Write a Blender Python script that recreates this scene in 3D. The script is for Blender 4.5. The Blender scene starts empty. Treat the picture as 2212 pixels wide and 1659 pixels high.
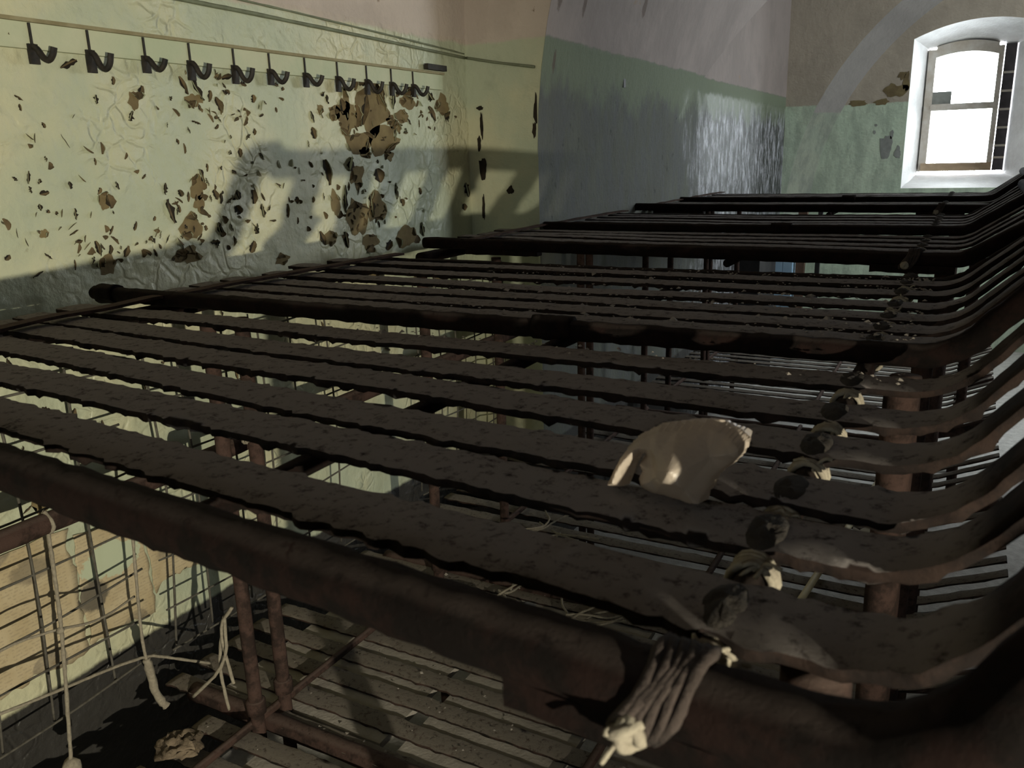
import bpy, bmesh, math, random
import numpy as np
from mathutils import Vector, noise as mnoise
R = math.radians
H = 1.75                      # eye height above the floor; points below are given from the eye's level
scene = bpy.context.scene
# ---------------------------------------------------------------- camera
f_px = 1790.0
ex = (0.87993265, 0.47423977, -0.02855123)
ey = (0.10096687, -0.24538601, -0.9641532)
ez = (-0.46424586, 0.84550715, -0.26380567)
from mathutils import Matrix
cam_d = bpy.data.cameras.new('camera'); cam = bpy.data.objects.new('camera', cam_d)
scene.collection.objects.link(cam)
m3 = Matrix(((ex[0], -ey[0], -ez[0]), (ex[1], -ey[1], -ez[1]), (ex[2], -ey[2], -ez[2])))
cam.matrix_world = Matrix.Translation((0, 0, H)) @ m3.to_4x4()
cam_d.sensor_fit = 'HORIZONTAL'; cam_d.sensor_width = 36.0
cam_d.lens = 36.0 * f_px / 2212.0
cam_d.clip_start = 0.02
cam_d.dof.use_dof = True; cam_d.dof.focus_distance = 2.4; cam_d.dof.aperture_fstop = 14.0
scene.camera = cam
# ---------------------------------------------------------------- light and exposure
vs = scene.view_settings
vs.view_transform = 'Standard'; vs.look = 'None'; vs.gamma = 1.0; vs.exposure = 0.0; vs.use_curve_mapping = False
w = bpy.data.worlds.new('overcast_sky'); scene.world = w; w.use_nodes = True
bg = w.node_tree.nodes['Background']; bg.inputs[0].default_value = (0.90, 0.945, 1.0, 1); bg.inputs[1].default_value = 38.0
def light(name, kind, loc, energy, color=(1, 1, 1), **kw):
    d = bpy.data.lights.new(name, kind); d.energy = energy; d.color = color
    for k, v in kw.items(): setattr(d, k, v)
    o = bpy.data.objects.new(name, d); scene.collection.objects.link(o)
    o.location = (loc[0], loc[1], loc[2] + H); return o
torch = light('hand_torch_light', 'SPOT', (1.815, -.955, -.30), 550, (1.0, 0.93, 0.74), spot_size=R(56), spot_blend=0.65, shadow_soft_size=0.014)
aim = Vector((-1.85, 0.95, -0.12)) - Vector((1.815, -.955, -.30))
torch.rotation_euler = aim.to_track_quat('-Z', 'Y').to_euler()
def portal(name, loc, sx, sy, rot):
    o = light(name, 'AREA', loc, 1.0, shape='RECTANGLE', size=sx, size_y=sy); o.rotation_euler = rot
    o.data.cycles.is_portal = True
    return o
portal('window_daylight', (-0.14, 8.98, 0.3), 0.7, 1.3, (R(-90), 0, 0))
portal('second_window_daylight', (1.88, 8.98, 0.3), 0.7, 1.3, (R(-90), 0, 0))
portal('added_back_fill_daylight', (.78, -3.49, .80), .40, .90, (R(90), 0, 0))  # fill daylight through the added opening behind the camera
portal('added_right_fill_daylight', (3.83, 6.35, .7), 2.1, 1.0, (R(90), 0, R(90)))  # fill daylight through the added right-wall opening
# ---------------------------------------------------------------- materials
def mat(name): 
    m = bpy.data.materials.new(name); m.use_nodes = True
    return m, m.node_tree.nodes, m.node_tree.links, m.node_tree.nodes['Principled BSDF']
def N(nt, typ, **kw):
    n = nt.nodes.new(typ)
    for k, v in kw.items(): setattr(n, k, v)
    return n
def noise_tex(m, scale, detail=6, rough=0.6, vec=None, stretch=None):
    nt = m.node_tree
    g = nt.nodes.new('ShaderNodeNewGeometry')
    src = g.outputs['Position'] if vec is None else vec
    if stretch:
        mp = nt.nodes.new('ShaderNodeMapping'); mp.inputs['Scale'].default_value = stretch
        nt.links.new(src, mp.inputs['Vector']); src = mp.outputs[0]
    t = nt.nodes.new('ShaderNodeTexNoise'); t.inputs['Scale'].default_value = scale
    t.inputs['Detail'].default_value = detail; t.inputs['Roughness'].default_value = rough
    nt.links.new(src, t.inputs['Vector'])
    return t.outputs['Fac']
def ramp(m, fac, stops, interp='LINEAR'):
    r = m.node_tree.nodes.new('ShaderNodeValToRGB'); r.color_ramp.interpolation = interp
    els = r.color_ramp.elements
    while len(els) < len(stops): els.new(0.5)
    for e, (p, c) in zip(els, stops):
        e.position = p; e.color = (*c, 1) if len(c) == 3 else c
    m.node_tree.links.new(fac, r.inputs[0]); return r.outputs[0]
def g1(v): return (v, v, v)
def mix(m, fac, a, b, mode='MIX'):
    x = m.node_tree.nodes.new('ShaderNodeMix'); x.data_type = 'RGBA'; x.blend_type = mode
    L = m.node_tree.links
    for s, v in ((0, fac), (6, a), (7, b)):
        if hasattr(v, 'is_linked') or hasattr(v, 'links'): L.new(v, x.inputs[s])
        elif s == 0: x.inputs[0].default_value = v
        else: x.inputs[s].default_value = (*v, 1)
    return x.outputs[2]
def math_n(m, op, a, b=None, c=None):
    x = m.node_tree.nodes.new('ShaderNodeMath'); x.operation = op
    for i, v in enumerate((a, b, c)):
        if v is None: continue
        if isinstance(v, (int, float)): x.inputs[i].default_value = v
        else: m.node_tree.links.new(v, x.inputs[i])
    return x.outputs[0]
def bump(m, h, dist, strength=1.0, chain=None):
    b = m.node_tree.nodes.new('ShaderNodeBump'); b.inputs['Distance'].default_value = dist; b.inputs['Strength'].default_value = strength
    m.node_tree.links.new(h, b.inputs['Height'])
    if chain: m.node_tree.links.new(chain, b.inputs['Normal'])
    return b.outputs[0]
def pos_axis(m, i):
    g = m.node_tree.nodes.new('ShaderNodeNewGeometry'); s = m.node_tree.nodes.new('ShaderNodeSeparateXYZ')
    m.node_tree.links.new(g.outputs['Position'], s.inputs[0]); return s.outputs[i]
def step(m, v, lo, hi):
    x = m.node_tree.nodes.new('ShaderNodeMapRange'); x.inputs[1].default_value = lo; x.inputs[2].default_value = hi
    x.interpolation_type = 'SMOOTHSTEP'
    m.node_tree.links.new(v, x.inputs[0]); return x.outputs[0]
def simple(name, c1, c2, scale=30, rough=0.85, bscale=None, bdist=0.002, metallic=0.0, spec=0.3, lo=.35, hi=.65):
    m, n, L, p = mat(name)
    L.new(ramp(m, noise_tex(m, scale), [(lo, c1), (hi, c2)]), p.inputs['Base Color'])
    p.inputs['Roughness'].default_value = rough; p.inputs['Metallic'].default_value = metallic
    p.inputs['Specular IOR Level'].default_value = spec
    if bscale: L.new(bump(m, noise_tex(m, bscale), bdist), p.inputs['Normal'])
    return m
GREEN = (0.40, 0.43, 0.31); GREEN2 = (0.50, 0.485, 0.325); PINK = (0.50, 0.425, 0.36); BROWN = (0.20, 0.145, 0.085)
def wall_mat(name, border=0.44, green=GREEN, green2=GREEN2, pink=PINK, dado=True, blister=1.0, wet=0.0, mould=0.0):
    m, n, L, p = mat(name)
    z = pos_axis(m, 2)
    big = noise_tex(m, 1.6, 5, .6); mid = noise_tex(m, 7, 6, .65); fine = noise_tex(m, 60, 4, .6)
    zb = math_n(m, 'ADD', z, math_n(m, 'MULTIPLY', math_n(m, 'SUBTRACT', mid, .5), 0.035))
    upper = step(m, zb, border + H - .008, border + H + .008)
    g = mix(m, step(m, big, .4, .6), green, green2)
    g = mix(m, step(m, mid, .55, .8), g, tuple(c * .78 for c in green))
    g = mix(m, math_n(m, 'MULTIPLY', step(m, noise_tex(m, 18, 8, .75), .64, .70), .5), g, (0.24, 0.23, 0.14))
    pk = mix(m, step(m, noise_tex(m, 2.3, 6, .65), .42, .62), pink, tuple(c * .86 for c in pink))
    pk = mix(m, step(m, noise_tex(m, 5, 8, .7), .66, .70), pk, (0.23, 0.17, 0.12))
    col = mix(m, upper, g, pk)
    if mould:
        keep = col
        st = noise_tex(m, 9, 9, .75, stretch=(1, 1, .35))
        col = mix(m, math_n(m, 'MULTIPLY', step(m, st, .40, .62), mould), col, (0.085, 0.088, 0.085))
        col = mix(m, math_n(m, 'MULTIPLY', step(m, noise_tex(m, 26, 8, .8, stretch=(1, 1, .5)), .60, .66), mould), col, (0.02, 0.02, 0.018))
        col = mix(m, math_n(m, 'MULTIPLY', upper, .93), col, keep)
    if dado:
        low = step(m, zb, -1.23 + H, -1.215 + H)
        col = mix(m, low, (0.035, 0.033, 0.03), col)
    if wet:                                 # damp stain with black mottling; pale streaks are window glints painted in
        y = pos_axis(m, 1); st2 = noise_tex(m, 22, 10, .8, stretch=(1, 1, .32)); st3 = noise_tex(m, 4.5, 8, .7, stretch=(1, 1, .6))
        damp = math_n(m, 'MULTIPLY', step(m, math_n(m, 'ADD', y, math_n(m, 'MULTIPLY', st3, 2.2)), 6.0, 6.7), step(m, math_n(m, 'ADD', zb, math_n(m, 'MULTIPLY', st2, .16)), .45 + H, .42 + H))
        glint_streak = ramp(m, st2, [(.42, (.008, .008, .007)), (.48, (.05, .05, .05)), (.53, (.17, .17, .18)), (.60, (.42, .42, .46))])
        col = mix(m, damp, col, glint_streak)
        grn = math_n(m, 'MULTIPLY', step(m, math_n(m, 'ADD', zb, math_n(m, 'MULTIPLY', st3, .5)), .42 + H, .56 + H), math_n(m, 'SUBTRACT', 1.0, upper))
        col = mix(m, math_n(m, 'MULTIPLY', grn, .8), col, (.14, .165, .105))
    if wet:                                 # rust runs on the vault above
        for y0, z0, ry, rz in ((3.13, .60, .025, .07), (3.36, .60, .02, .07), (4.02, .66, .03, .05), (3.16, .36, .015, .05)):
            a = math_n(m, 'POWER', math_n(m, 'DIVIDE', math_n(m, 'SUBTRACT', y, y0), ry), 2.0); c = math_n(m, 'POWER', math_n(m, 'DIVIDE', math_n(m, 'SUBTRACT', z, z0 + H), rz), 2.0)
            col = mix(m, math_n(m, 'MULTIPLY', step(m, math_n(m, 'ADD', math_n(m, 'ADD', a, c), math_n(m, 'MULTIPLY', noise_tex(m, 40, 6, .7), 1.6)), 1.8, 1.2), .75), col, (.08, .055, .04))
    L.new(col, p.inputs['Base Color'])
    rg = math_n(m, 'ADD', math_n(m, 'MULTIPLY', upper, .42), .40)
    if wet: rg = math_n(m, 'SUBTRACT', .90, math_n(m, 'MULTIPLY', damp, .42))
    L.new(rg, p.inputs['Roughness']); p.inputs['Specular IOR Level'].default_value = .40 if not wet else .35
    b = bump(m, noise_tex(m, 13, 3, .5), .016 * blister, .8)
    if blister >= 1:
        v = n.new('ShaderNodeTexVoronoi'); v.inputs['Scale'].default_value = 17; v.feature = 'DISTANCE_TO_EDGE'
        gg = n.new('ShaderNodeNewGeometry'); wv = n.new('ShaderNodeVectorMath'); wv.operation = 'ADD'
        nz = n.new('ShaderNodeTexNoise'); nz.inputs['Scale'].default_value = 9
        sc_ = n.new('ShaderNodeVectorMath'); sc_.operation = 'SCALE'; sc_.inputs['Scale'].default_value = .12
        L.new(gg.outputs['Position'], nz.inputs['Vector']); L.new(nz.outputs['Color'], sc_.inputs[0]); L.new(gg.outputs['Position'], wv.inputs[0]); L.new(sc_.outputs[0], wv.inputs[1]); L.new(wv.outputs[0], v.inputs['Vector'])
        msk = step(m, noise_tex(m, 3.2, 3, .5), .44, .56)
        cell = math_n(m, 'MULTIPLY', math_n(m, 'MULTIPLY', step(m, v.outputs['Distance'], .0, .16), msk), math_n(m, 'SUBTRACT', 1.0, upper))
        b = bump(m, cell, .0035, .7, b)
        L.new(math_n(m, 'SUBTRACT', rg, math_n(m, 'MULTIPLY', msk, .12)), p.inputs['Roughness'])
    b = bump(m, noise_tex(m, 45, 5, .7, stretch=(1, 1, .5) if wet else None), .004 + .006 * (wet > 0), .7, b) if not wet else bump(m, math_n(m, 'MULTIPLY', noise_tex(m, 50, 6, .75, stretch=(1, 1, .5)), math_n(m, 'SUBTRACT', 1.0, upper)), .007, .8, b)
    b = bump(m, fine, .0015, .6, b)
    L.new(b, p.inputs['Normal'])
    return m
M = {}
M['wall'] = wall_mat('peeling_green_paint')
M['ret'] = wall_mat('smooth_green_paint', blister=.4)
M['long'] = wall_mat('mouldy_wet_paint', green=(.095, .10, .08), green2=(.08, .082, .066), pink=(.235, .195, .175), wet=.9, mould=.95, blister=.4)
M['end'] = wall_mat('end_wall_paint', border=.36, green=(.52, .62, .47), green2=(.55, .63, .48), pink=(.43, .37, .29), dado=False, blister=.4, mould=.32)
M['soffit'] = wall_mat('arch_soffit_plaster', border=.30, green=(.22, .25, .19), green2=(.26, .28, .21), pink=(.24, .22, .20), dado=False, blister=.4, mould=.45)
M['vault'] = wall_mat('vault_plaster', blister=.35, pink=(.50, .425, .37))
M['plaster'] = simple('bare_ochre_plaster', (.20, .155, .075), (.135, .10, .05), 14, .95, 60, .002)
M['undercoat'] = simple('dark_undercoat', (.010, .008, .005), (.028, .020, .011), 30, .9)
M['flake'] = simple('curled_paint', (.42, .46, .31), (.46, .46, .31), 12, .4, spec=.5)
M['flake_back'] = simple('paint_flake_back', (.05, .038, .02), (.14, .10, .05), 24, .9)
M['floor'] = simple('dusty_concrete', (.46, .44, .41), (.62, .60, .56), 24, .9, 90, .004)
def metal_mat(name, dust, rust, dark, thr=.5, up=True):
    m, n, L, p = mat(name)
    a = noise_tex(m, 22, 9, .7); b = noise_tex(m, 70, 8, .75)
    col = mix(m, step(m, a, thr - .08, thr + .1), dark, rust)
    g = n.new('ShaderNodeNewGeometry'); s = n.new('ShaderNodeSeparateXYZ'); L.new(g.outputs['Normal'], s.inputs[0])
    upf = step(m, s.outputs[2], .55, .9)
    dirt = math_n(m, 'MULTIPLY', upf, step(m, b, .30, .50))
    col = mix(m, dirt, col, dust)
    L.new(col, p.inputs['Base Color']); p.inputs['Roughness'].default_value = .92; p.inputs['Specular IOR Level'].default_value = .06
    nb = bump(m, b, .003, .8); L.new(nb, p.inputs['Normal'])
    return m
M['slat'] = metal_mat('dusty_rusted_strip', (.20, .18, .17), (.024, .016, .013), (.013, .010, .009))
M['pipe'] = metal_mat('dark_rusted_pipe', (.026, .020, .017), (.012, .0068, .0056), (.006, .0046, .004), .5)
M['redpipe'] = metal_mat('red_rusted_pipe', (.085, .060, .05), (.060, .037, .030), (.026, .018, .015), .48)
M['lowslat'] = metal_mat('grey_dusty_strip', (.17, .148, .122), (.06, .038, .03), (.018, .015, .012))
M['hook'] = simple('black_iron_hook', (.012, .011, .010), (.03, .024, .018), 60, .6)
M['cord'] = simple('old_white_cord', (.19, .165, .125), (.27, .24, .18), 120, .95, 300, .001)
M['darkcord'] = simple('dirty_cloth_wrap', (.018, .015, .012), (.035, .029, .023), 60, .95, 200, .003)
M['net'] = simple('grey_net_cord', (.055, .050, .04), (.10, .092, .075), 60, .95)
M['wire'] = simple('painted_cable', (.18, .20, .13), (.12, .13, .085), 20, .6)
M['rail'] = simple('painted_rack_board', (.40, .44, .30), (.46, .47, .33), 8, .6, 40, .002)
M['frame'] = simple('worn_white_window_wood', (.62, .58, .52), (.48, .42, .34), 14, .7, 60, .001)
M['sillwood'] = simple('bare_window_wood', (.48, .36, .24), (.38, .28, .18), 14, .7, 60, .001)
M['white'] = simple('whitewash', (.84, .84, .83), (.70, .69, .68), 6, .9, 40, .004)
M['batten'] = simple('brown_edge_batten', (.20, .17, .09), (.27, .24, .14), 20, .7)
M['board'] = simple('pale_base_board', (.36, .33, .285), (.26, .235, .20), 12, .9, 80, .002)
M['ragcloth'] = simple('dirty_brown_rag', (.10, .075, .05), (.20, .155, .105), 25, .95, 120, .004)
M['wrapcloth'] = simple('faded_wrap_cloth', (.022, .016, .013), (.05, .037, .031), 40, .95, 160, .003)
M['crumb'] = simple('paint_crumbs', (.30, .27, .23), (.16, .14, .12), 60, .8)
M['rod'] = simple('pale_yellow_stick', (.66, .58, .34), (.72, .64, .42), 30, .6)
M['wood'] = simple('brown_wood', (.10, .06, .04), (.15, .09, .06), 20, .8)
M['blue'] = simple('pale_blue_paint', (.36, .52, .66), (.30, .44, .58), 8, .6)
M['black'] = simple('plain_black', (.012, .012, .013), (.025, .023, .022), 9, .8)
M['brick'] = simple('outside_dark_brick', (.12, .11, .12), (.07, .065, .07), 9, .9)
M['pane_dirt'] = simple('grey_board', (.30, .31, .28), (.20, .205, .19), 9, .9)
def glass():
    m, n, L, p = mat('window_glass')
    t = n.new('ShaderNodeBsdfTransparent'); t.inputs[0].default_value = (.93, .95, .94, 1)
    gl = n.new('ShaderNodeBsdfGlossy'); gl.inputs['Roughness'].default_value = .03
    fr = n.new('ShaderNodeFresnel'); fr.inputs[0].default_value = 1.45
    mx = n.new('ShaderNodeMixShader'); L.new(fr.outputs[0], mx.inputs[0]); L.new(t.outputs[0], mx.inputs[1]); L.new(gl.outputs[0], mx.inputs[2])
    L.new(mx.outputs[0], n['Material Output'].inputs[0]); return m
M['glass'] = glass()
def plastic(name, col, tr=.45):
    m, n, L, p = mat(name)
    p.inputs['Base Color'].default_value = (*col, 1); p.inputs['Roughness'].default_value = .42
    tl = n.new('ShaderNodeBsdfTranslucent'); tl.inputs[0].default_value = (*col, 1)
    mx = n.new('ShaderNodeMixShader'); mx.inputs[0].default_value = tr
    L.new(p.outputs[0], mx.inputs[1]); L.new(tl.outputs[0], mx.inputs[2])
    L.new(mx.outputs[0], n['Material Output'].inputs[0])
    b = bump(m, noise_tex(m, 60, 3, .5), .003, .6); L.new(b, p.inputs['Normal']); L.new(b, tl.inputs['Normal'])
    return m
M['bag'] = plastic('cloudy_plastic', (.50, .425, .345))
M['clearbag'] = plastic('milky_plastic', (.72, .70, .66))
def paper_mat():
    m, n, L, p = mat('yellowed_newsprint')
    y = pos_axis(m, 1); z = pos_axis(m, 2)
    base = ramp(m, noise_tex(m, 7, 6, .7), [(.35, (.38, .30, .17)), (.65, (.47, .39, .25))])
    rows = math_n(m, 'SINE', math_n(m, 'MULTIPLY', z, 2 * math.pi / .0085))
    words = noise_tex(m, 1, 2, .5, stretch=(0, 130, 118))
    cols = math_n(m, 'SINE', math_n(m, 'MULTIPLY', y, 2 * math.pi / .085))
    ink = math_n(m, 'MULTIPLY', step(m, rows, .0, .5), step(m, words, .46, .52))
    ink = math_n(m, 'MULTIPLY', ink, step(m, cols, -.93, -.85))
    blk = step(m, noise_tex(m, 5.2, 1, .3), .60, .62)
    col = mix(m, math_n(m, 'MULTIPLY', ink, .24), base, (.13, .11, .08))
    col = mix(m, math_n(m, 'MULTIPLY', blk, math_n(m, 'MULTIPLY', noise_tex(m, 60, 4, .7), .95)), col, (.10, .09, .075))
    col = mix(m, math_n(m, 'MULTIPLY', step(m, noise_tex(m, 11, 6, .8), .60, .70), .7), col, (.22, .15, .075))
    def spot(y0, z0, ry, rz, lo, hi):
        a = math_n(m, 'POWER', math_n(m, 'DIVIDE', math_n(m, 'SUBTRACT', y, y0), ry), 2.0); c = math_n(m, 'POWER', math_n(m, 'DIVIDE', math_n(m, 'SUBTRACT', z, z0 + H), rz), 2.0)
        return step(m, math_n(m, 'ADD', math_n(m, 'ADD', a, c), math_n(m, 'MULTIPLY', noise_tex(m, 26, 6, .7), 1.6)), hi, lo)
    col = mix(m, spot(1.20, -.965, .10, .055, 1.45, 1.55), col, (.42, .46, .32))
    col = mix(m, math_n(m, 'MULTIPLY', spot(1.135, -1.035, .05, .05, 1.3, 1.7), .85), col, (.07, .062, .05))
    col = mix(m, math_n(m, 'MULTIPLY', spot(1.0, -.90, .06, .035, 1.2, 1.8), .6), col, (.12, .10, .07))
    L.new(col, p.inputs['Base Color']); p.inputs['Roughness'].default_value = .85
    return m
M['paper'] = paper_mat()
# ---------------------------------------------------------------- object helpers
C = scene.collection
def base_of(o):
    v = Vector((0, 0, 0))
    while o is not None: v += o.location; o = o.parent
    return v
def obj(name, verts, faces, m, parent=None, smooth=True, mats=None, fmat=None):
    me = bpy.data.meshes.new(name)
    off = base_of(parent)
    vv = [(v[0] - off.x, v[1] - off.y, v[2] + H - off.z) for v in verts]
    me.from_pydata(vv, [], [list(map(int, f_)) for f_ in faces]); me.validate(); me.update()
    for x in (mats or [m]): me.materials.append(M[x])
    if fmat is not None and len(fmat) == len(me.polygons): me.polygons.foreach_set('material_index', fmat)
    me.polygons.foreach_set('use_smooth', [smooth] * len(me.polygons))
    o = bpy.data.objects.new(name, me); C.objects.link(o)
    if parent is not None: o.parent = parent
    return o
def tag(o, label=None, cat=None, group=None, kind=None):
    for k, v in (('label', label), ('category', cat), ('group', group), ('kind', kind)):
        if v: o[k] = v
    return o
def thing(name, loc, label, cat, group=None):
    o = bpy.data.objects.new(name, None); C.objects.link(o); o.location = (loc[0], loc[1], loc[2] + H)
    o.empty_display_size = .05
    return tag(o, label, cat, group)
class MB:
    def __init__(s): s.v = []; s.f = []; s.m = []
    def add(s, v, f, mi=0):
        k = len(s.v); s.v += [tuple(p) for p in v]; s.f += [tuple(i + k for i in q) for q in f]; s.m += [mi] * len(f)
    def box(s, a, b, mi=0):
        x0, y0, z0 = a; x1, y1, z1 = b
        v = [(x0, y0, z0), (x1, y0, z0), (x1, y1, z0), (x0, y1, z0), (x0, y0, z1), (x1, y0, z1), (x1, y1, z1), (x0, y1, z1)]
        s.add(v, [(0, 3, 2, 1), (4, 5, 6, 7), (0, 1, 5, 4), (1, 2, 6, 5), (2, 3, 7, 6), (3, 0, 4, 7)], mi)
    def grid(s, P, mi=0, flip=False):
        n = len(P); k = len(P[0]); v = [p for r in P for p in r]; f = []
        for i in range(n - 1):
            for j in range(k - 1):
                q = (i * k + j, i * k + j + 1, (i + 1) * k + j + 1, (i + 1) * k + j)
                f.append(q[::-1] if flip else q)
        s.add(v, f, mi)
    def tube(s, pts, r, seg=12, noise_amp=0.0, nscale=40, caps=True, mi=0, closed=False, seed=0.0):
        pts = [Vector(p) for p in pts]; n = len(pts)
        rr = r if isinstance(r, (list, tuple)) else [r] * n
        T = []
        for i in range(n):
            if closed: t = pts[(i + 1) % n] - pts[(i - 1) % n]
            else: t = pts[min(i + 1, n - 1)] - pts[max(i - 1, 0)]
            T.append(t.normalized())
        up = Vector((0, 0, 1)) if abs(T[0].z) < .9 else Vector((1, 0, 0))
        nrm = (up - T[0] * up.dot(T[0])).normalized(); rings = []
        for i in range(n):
            nrm = (nrm - T[i] * nrm.dot(T[i])).normalized(); bn = T[i].cross(nrm); ring = []
            for k in range(seg):
                a = 2 * math.pi * k / seg
                d = nrm * math.cos(a) + bn * math.sin(a)
                p = pts[i] + d * rr[i]
                if noise_amp: p = p + d * (noise_amp * (mnoise.noise(p * nscale + Vector((seed, 0, 0))) + .5 * mnoise.noise(p * nscale * 2.7)))
                ring.append(tuple(p))
            rings.append(ring)
        v = [p for q in rings for p in q]; f = []
        for i in range(n if closed else n - 1):
            for k in range(seg):
                a0 = i * seg + k; a1 = i * seg + (k + 1) % seg; j = ((i + 1) % n) * seg
                f.append((a0, a1, j + (k + 1) % seg, j + k))
        if caps and not closed:
            v.append(tuple(pts[0])); v.append(tuple(pts[-1])); c0 = len(v) - 2; c1 = len(v) - 1
            for k in range(seg):
                f.append((c0, (k + 1) % seg, k)); f.append((c1, (n - 1) * seg + k, (n - 1) * seg + (k + 1) % seg))
        s.add(v, f, mi)
    def build(s, name, m, parent=None, smooth=True, mats=None):
        return obj(name, s.v, s.f, m, parent, smooth, mats, s.m if mats else None)
def resample(pts, d):
    out = [Vector(pts[0])]
    for a, b in zip(pts, pts[1:]):
        a = Vector(a); b = Vector(b); n = max(1, int((b - a).length / d))
        out += [a.lerp(b, (k + 1) / n) for k in range(n)]
    return out
def smooth_path(pts, d=.02, it=2):
    p = [Vector(q) for q in pts]
    for _ in range(it):
        q = [p[0]]
        for a, b in zip(p, p[1:]): q += [a.lerp(b, .25), a.lerp(b, .75)]
        p = q + [p[-1]]
    return resample(p, d)
# ================================================================ the setting
def struct(name, mb, m, smooth=False, mats=None):
    return tag(mb.build(name, m, None, smooth, mats), kind='structure')
F = -1.75; YB, YR, YE, YW = -3.2, 3.06, 8.0, 8.2
b = MB(); b.box((-2.1, YB - .3, F - .15), (3.85, 9.2, F)); struct('floor', b, 'floor')
b = MB(); b.box((-2.1, YB, F), (-1.85, YR, 3.4)); wall_left = struct('wall_left', b, 'wall')
b = MB(); b.box((3.59, YB, F), (3.84, YR, 3.4)); struct('wall_right', b, 'ret')
def inner_wall(name, x0, x1, m):
    b = MB(); b.box((x0, YR, F), (x1, YE, 0)); b.m[2] = 1
    xo = x0 if x0 < 0 else x1 - .24; b.box((xo, YR, 0), (xo + .24, 9.2, 3.4)); b.box((xo, YE, F), (xo + .24, 9.2, 0))
    return struct(name, b, m, mats=[m, 'ret'])
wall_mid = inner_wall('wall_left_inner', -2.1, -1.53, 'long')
RW = (5.30, 7.40, .20, 1.20)                # unseen high window added in the right wall to brighten the far end
b = MB()
for a, c in (((3.27, YR, F), (3.84, RW[0], 0)), ((3.27, RW[0], F), (3.84, RW[1], 0)), ((3.27, RW[1], F), (3.84, YE, 0)), ((3.6, YR, 0), (3.84, RW[0], 3.4)), ((3.6, RW[1], 0), (3.84, 9.2, 3.4)), ((3.6, RW[0], 0), (3.84, RW[1], RW[2])), ((3.6, RW[0], RW[3]), (3.84, RW[1], 3.4)), ((3.6, YE, F), (3.84, 9.2, 0))): b.box(a, c)
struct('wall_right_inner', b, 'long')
t = thing('window_4', (3.7, 6.8, .25), None, None); t['kind'] = 'structure'
m_ = MB()
for a, c in (((RW[0], RW[2]), (RW[0] + .05, RW[3])), ((RW[1] - .05, RW[2]), (RW[1], RW[3])), ((RW[0], RW[2]), (RW[1], RW[2] + .05)), ((RW[0], RW[3] - .05), (RW[1], RW[3]))): m_.box((3.7, a[0], a[1]), (3.75, c[0], c[1]))
m_.build('frame', 'frame', t, smooth=False)
m_ = MB(); m_.box((3.72, RW[0] + .05, RW[2] + .05), (3.724, RW[1] - .05, RW[3] - .05)); m_.build('pane', 'glass', t, smooth=False)
b = MB(); 
BW = (.58, .98, .35, 1.25)  # unseen window added behind the camera to let fill light in
b.box((-2.1, YB - .3, F), (BW[0], YB, 3.4)); b.box((BW[1], YB - .3, F), (3.85, YB, 3.4)); b.box((BW[0], YB - .3, F), (BW[1], YB, BW[2])); b.box((BW[0], YB - .3, BW[3]), (BW[1], YB, 3.4))
struct('wall_back', b, 'ret')
t = thing('window_3', (.75, YB - .2, .3), None, None); t['kind'] = 'structure'
m_ = MB()
for a, c in (((BW[0], BW[2]), (BW[0] + .05, BW[3])), ((BW[1] - .05, BW[2]), (BW[1], BW[3])), ((BW[0], BW[2]), (BW[1], BW[2] + .05)), ((BW[0], BW[3] - .05), (BW[1], BW[3])), ((.765, BW[2]), (.795, BW[3]))): m_.box((a[0], YB - .2, a[1]), (c[0], YB - .15, c[1]))
m_.build('frame', 'frame', t, smooth=False)
m_ = MB(); m_.box((BW[0] + .05, YB - .18, BW[2] + .05), (BW[1] - .05, YB - .176, BW[3] - .05)); m_.build('pane', 'glass', t, smooth=False)
# vaulted ceiling: the wide near bay, the arch face at the pilaster, the narrower groined far bay
XC = .87
def arc_pts(rad, zc, n=48, ang0=0.0):
    return [(XC - rad * math.cos(a), zc + rad * math.sin(a)) for a in [math.pi * k / n for k in range(n + 1)]]
b = MB()
near = arc_pts(2.72, .46)
b.grid([[(x, y, z) for x, z in near] for y in np.linspace(YB, YR, 14)])
far = arc_pts(2.40, .0)
zs = list(np.linspace(0, 2.3, 24))
nx_ = lambda z: XC - (2.72 if z < .46 else math.sqrt(2.72 ** 2 - (z - .46) ** 2))
fx_ = lambda z: XC - math.sqrt(2.4 ** 2 - z ** 2)
L_ = [((nx_(z), z), (fx_(z), z)) for z in zs]; top = [((XC, 3.18), (XC, 2.40))]
both = L_ + top + [((2 * XC - a[0], a[1]), (2 * XC - c[0], c[1])) for a, c in L_[::-1]]
b.grid([[(a[0], YR, a[1]) for a, c in both], [(c[0], YR, c[1]) for a, c in both]], 1)
def hp(y):                                  # height of the cross vault that cuts into the far bay
    d = max(6.95 - y, 0)
    return 1.46 - .60 * math.sqrt(d * d + .12 * .12) if d < 2.4 else .02
rows = []
for y in np.linspace(YR - .004, YE, 60):
    h = max(hp(y), .0); a = math.asin(min(h / 2.4, 1)) if h > 0 else 0.0
    xa = XC - 2.4 * math.cos(a)
    row = [(-1.53, y, h * k / 6) for k in range(6)] + [(-1.53 + (xa + 1.53) * k / 4, y, h) for k in range(4)]
    row += [(XC - 2.4 * math.cos(t), y, 2.4 * math.sin(t)) for t in np.linspace(a, math.pi - a, 48)]
    row += [(2 * XC - p[0], p[1], p[2]) for p in row[:10][::-1]]
    rows.append(row)
b.grid(rows, 2)
keep = [i for i, q in enumerate(b.f) if not (b.m[i] == 2 and all(b.v[k][0] > 2.6 and RW[0] - .02 < b.v[k][1] < RW[1] + .02 and b.v[k][2] < RW[3] + .12 for k in q))]
b.f = [b.f[i] for i in keep]; b.m = [b.m[i] for i in keep]
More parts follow.
